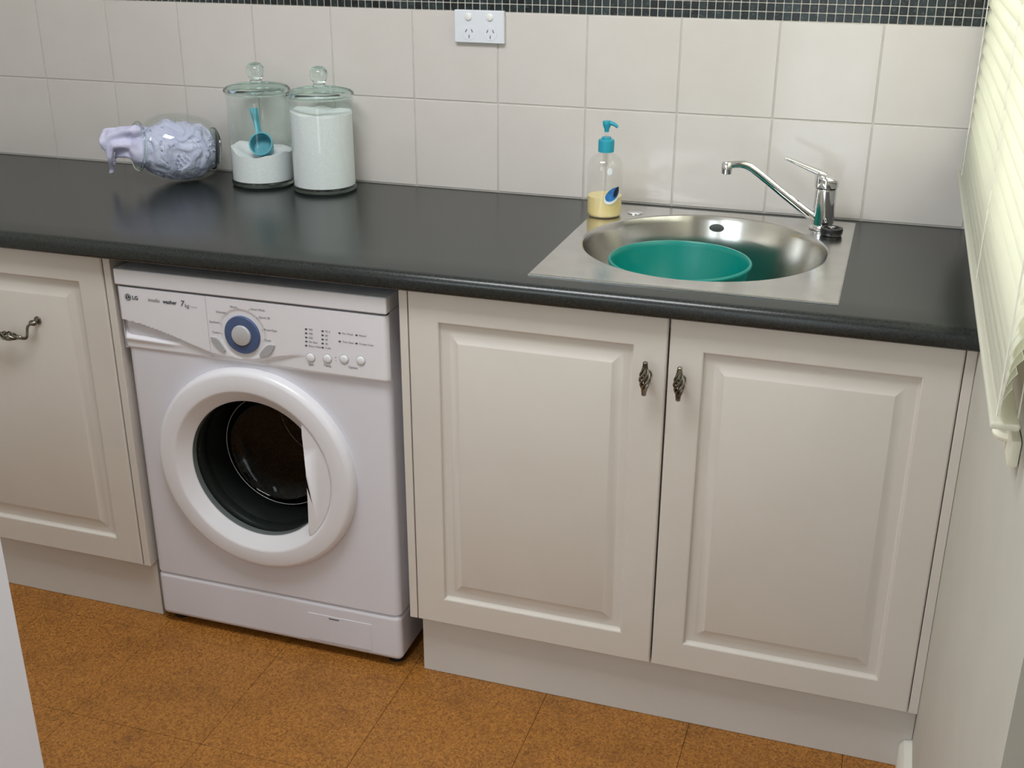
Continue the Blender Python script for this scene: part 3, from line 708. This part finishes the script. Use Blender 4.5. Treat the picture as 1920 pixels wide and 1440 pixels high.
def blob(bm, c, r, sc=(1, 1, 1), rot=None):
    v = bmesh.ops.create_icosphere(bm, subdivisions=3, radius=r)['verts']; bmesh.ops.scale(bm, vec=sc, verts=v)
    if rot is not None: bmesh.ops.rotate(bm, verts=v, cent=(0, 0, 0), matrix=rot)
    bmesh.ops.translate(bm, vec=c, verts=v)
cl = B(); FA = frame_of(ax)
for dx, dy, dz, r in ((0, 0, -.050, .052), (0, 0, -.036, .060), (.004, 0, -.018, .065), (-.004, .0, .006, .065), (0, .0, .028, .058), (0, 0, .05, .046), (0, 0, .066, .040)):
    blob(cl, bc + FA @ Vector((dx, dy, dz)) + Vector((0, 0, -.007)), r * 1.07)
mth = bc + ax * .090
# the end hanging out of the mouth: a folded sheet
LD = Vector((-.945, -.32, 0)).normalized(); ND = Vector((.30, -.92, .25)).normalized()
NS, NT = 36, 30; sheet = []
for i in range(NS + 1):
    s_ = i / NS; row = []; wdt = -.030 + .106 * s_
    topz = .050 - .004 * s_ - .006 * s_ * s_
    botz = -.046 + .020 * sm(.15, .5, s_) + .002 * s_ - .040 * sm(.80, .90, s_)
    for j in range(NT + 1):
        t = j / NT; z_ = topz + (botz - topz) * t
        dep = .016 * math.sin(PI * t) * (1 - .5 * s_) + .007 * math.sin(6.5 * t + 5 * s_) * (.4 + .6 * s_) + .006 * math.sin(15 * t - 3 * s_) - .010 * s_ * t
        row.append((wdt + .006 * math.sin(7 * t) * s_, z_, dep))
    sheet.append(row)
va = [[cl.verts.new(mth + LD * a_ + Vector((0, 0, b_)) + ND * (c_ + .006)) for a_, b_, c_ in r] for r in sheet]
vb_ = [[cl.verts.new(mth + LD * a_ + Vector((0, 0, b_)) + ND * (c_ - .006)) for a_, b_, c_ in r] for r in sheet]
for i in range(NS):
    for j in range(NT):
        cl.faces.new((va[i][j], va[i + 1][j], va[i + 1][j + 1], va[i][j + 1])); cl.faces.new((vb_[i][j], vb_[i][j + 1], vb_[i + 1][j + 1], vb_[i + 1][j]))
for i in range(NS):
    for j in (0, NT): cl.faces.new((va[i][j], va[i + 1][j], vb_[i + 1][j], vb_[i][j]))
for j in range(NT):
    for i in (0, NS): cl.faces.new((va[i][j], va[i][j + 1], vb_[i][j + 1], vb_[i][j]))
tmp = obj('tmp', cl, 'cloth', None, 0)
m1 = tmp.modifiers.new('r', 'REMESH'); m1.mode = 'VOXEL'; m1.voxel_size = .0026
m2 = tmp.modifiers.new('s', 'SMOOTH'); m2.iterations = 6; m2.factor = .6
me = evaluated(tmp); bpy.data.objects.remove(tmp)
for v in me.vertices:
    p = v.co; q = p - bc; along = q.dot(ax); inner = 1 - sm(.070, .095, along)
    w1 = noise.noise(Vector((p.x * 18, p.y * 18, p.z * 18 + 3)))
    rd = abs(noise.noise(Vector((q.dot(FA.col[0]) * 17 + w1 * 1.1, q.dot(FA.col[1]) * 17 - w1, along * 17 + 2))))
    r2 = abs(noise.noise(Vector((p.x * 45 + w1, p.y * 45, p.z * 30))))
    fold = (1 - min(1, rd * 2.4)) ** 1.5
    v.co = p + v.normal * ((.013 * fold - .0045 - .003 * r2) * inner + (1 - inner) * (.0025 * fold - .0015 * r2))
me.update()
tmp = obj('tmp', me, 'cloth'); m2 = tmp.modifiers.new('s', 'SMOOTH'); m2.iterations = 3; m2.factor = .5
me = evaluated(tmp); bpy.data.objects.remove(tmp)
for v in me.vertices:       # keep it inside the glass and off the worktop
    q = v.co - bc; along = q.dot(ax)
    if along < .084:
        rad = q - ax * along; lim = 0
        for (ra, ha), (rb, hb_) in zip(pr, pr[1:]):
            if ha <= along <= hb_ and hb_ > ha: lim = ra + (rb - ra) * (along - ha) / (hb_ - ha)
        if along < -.085: v.co += ax * (-.085 - along)
        if lim and rad.length > lim - .004: v.co -= rad.normalized() * (rad.length - lim + .004)
    if v.co.z < ZC + .003: v.co.z = ZC + .003
me.update(); smooth(me, 80)
cobj = obj('cloth', me, 'cloth'); tag(cobj, 'crumpled lilac-white cloth spilling out of the tilted glass jar', 'cloth')

# ------------------------------------------------------------------ double power point
pw = thing('power_outlet', 'white double power point with two rocker switches on the tiled wall', 'power outlet', (.6608, 0, 1.268))
PX0, PX1, PZ0, PZ1 = .6030, .7186, 1.2335, 1.3030
obj('face_plate', bx(PX0, PX1, -.0120, -.0006, PZ0, PZ1, .0022, 3), 'socket_white', pw)
for cx in (.6365, .6860):
    rk = B(); lathe(rk, [(0, -.001), (.0078, -.001), (.0076, .0022), (.0065, .0030), (0, .0032)], 24, (cx, -.0120, 1.2890), (0, -1, .12)); obj('switch', rk, 'socket_switch', pw)
    fc = obj('socket_face', lathe(B(), [(0, .0006), (.0150, .0006), (.0156, 0), (.0156, -.001)], 36, (cx + .001, -.0120, 1.2545), (0, -1, 0)), 'socket_white', pw)
    for sx, sz, an in ((-.0068, .0048, -25), (.0068, .0048, 25), (0, -.0075, 0)):
        sl = bx(-.0009, .0009, -.0002, .0002, -.0036, .0036)
        bmesh.ops.rotate(sl, verts=sl.verts, cent=(0, 0, 0), matrix=Matrix.Rotation(math.radians(-an), 3, 'Y') if sx else Matrix.Identity(3))
        bmesh.ops.translate(sl, verts=sl.verts, vec=(cx + .001 + sx, -.0128, 1.2545 + sz)); obj('slot', sl, 'print_grey', fc)
rebase(pw)

# ------------------------------------------------------------------ venetian blind
XB = 1.7045; YB0, YB1 = -.014, -1.310; ZB0, ZB1 = 1.030, 2.20; SP = .0275
vb = thing('venetian_blind', 'cream venetian blind with tilted slats hanging over the window', 'blind', (XB, -.72, ZB1))
SW = .036; tilt = math.radians(60)
def slat_mesh(tilt):
    bm = B(); n = 8; V = []
    for y in (YB0, YB1):
        row = []
        for k in range(n + 1):
            t = k / n - .5; cx = t * SW; cz = .0042 * (1 - (2 * t) ** 2)
            row.append((cx, y, cz))
        V.append(row)
    def rot(p, dz=0):
        x, y, z = p; z += dz; c, s_ = math.cos(tilt), math.sin(tilt); return (x * c - z * s_, y, x * s_ + z * c)
    a = [[bm.verts.new(rot(p)) for p in r] for r in V]; b = [[bm.verts.new(rot(p, -.0006)) for p in r] for r in V]
    for k in range(n):
        bm.faces.new((a[0][k], a[0][k + 1], a[1][k + 1], a[1][k])); bm.faces.new((b[0][k], b[1][k], b[1][k + 1], b[0][k + 1]))
    for q in (0, 1):
        for k in range(n): bm.faces.new((a[q][k], a[q][k + 1], b[q][k + 1], b[q][k]))
    for k in (0, n): bm.faces.new((a[0][k], a[1][k], b[1][k], b[0][k]))
    bmesh.ops.recalc_face_normals(bm, faces=bm.faces)
    me = bpy.data.meshes.new('slat'); bm.to_mesh(me); bm.free(); smooth(me, 50); me.materials.append(MATS['slat']); return me
sme = slat_mesh(tilt); low = [slat_mesh(math.radians(a_)) for a_ in (80, 76, 70, 65)]; z = ZB0 + .014; k = 0
while z < ZB1 - .05:
    o = bpy.data.objects.new('slat', low[k] if k < 4 else sme); COL.objects.link(o); o.parent = vb
    o.location = (XB - (.006, .005, .003, .001)[k] if k < 4 else XB, 0, z)
    z += SP * (.62 if k < 4 else 1); k += 1
obj('bottom_rail', bx(XB - .0175, XB + .012, YB1, YB0, ZB0 - .016, ZB0 - .008, .003, 3), 'slat', vb)
obj('head_rail', bx(XB - .02, XB + .02, YB1, YB0, ZB1 - .03, ZB1 + .02, .002, 1), 'blind_rail', vb)
for yc in (-.060, -.778, -1.290):
    xf = XB - SW / 2 * math.cos(tilt) - .0015; xb2 = XB + SW / 2 * math.cos(tilt) + .0015
    bm = B(); tube(bm, [(xf, yc, ZB0 - .01), (xf, yc, ZB1 - .03)], .0011, 6); tube(bm, [(xb2, yc, ZB0 - .01), (xb2, yc, ZB1 - .03)], .0008, 6)
    obj('ladder_cord', bm, 'cord_white', vb)
rebase(vb)
# hold-down bracket on the wall under the blind
ck = thing('hold_down_bracket', 'small cream hold-down bracket on the wall below the blind', 'bracket', (XR, -1.24, .97))
obj('base', bx(XR - .012, XR - .0005, -1.270, -1.212, .955, .987, .003, 2), 'blind_rail', ck)
obj('pin', tube(B(), catmull([(XR - .010, -1.235, .975), (XR - .020, -1.232, .976), (XR - .024, -1.225, .978)], 5), lambda t: .0055 - .001 * t, 10), 'blind_rail', ck)
rebase(ck)
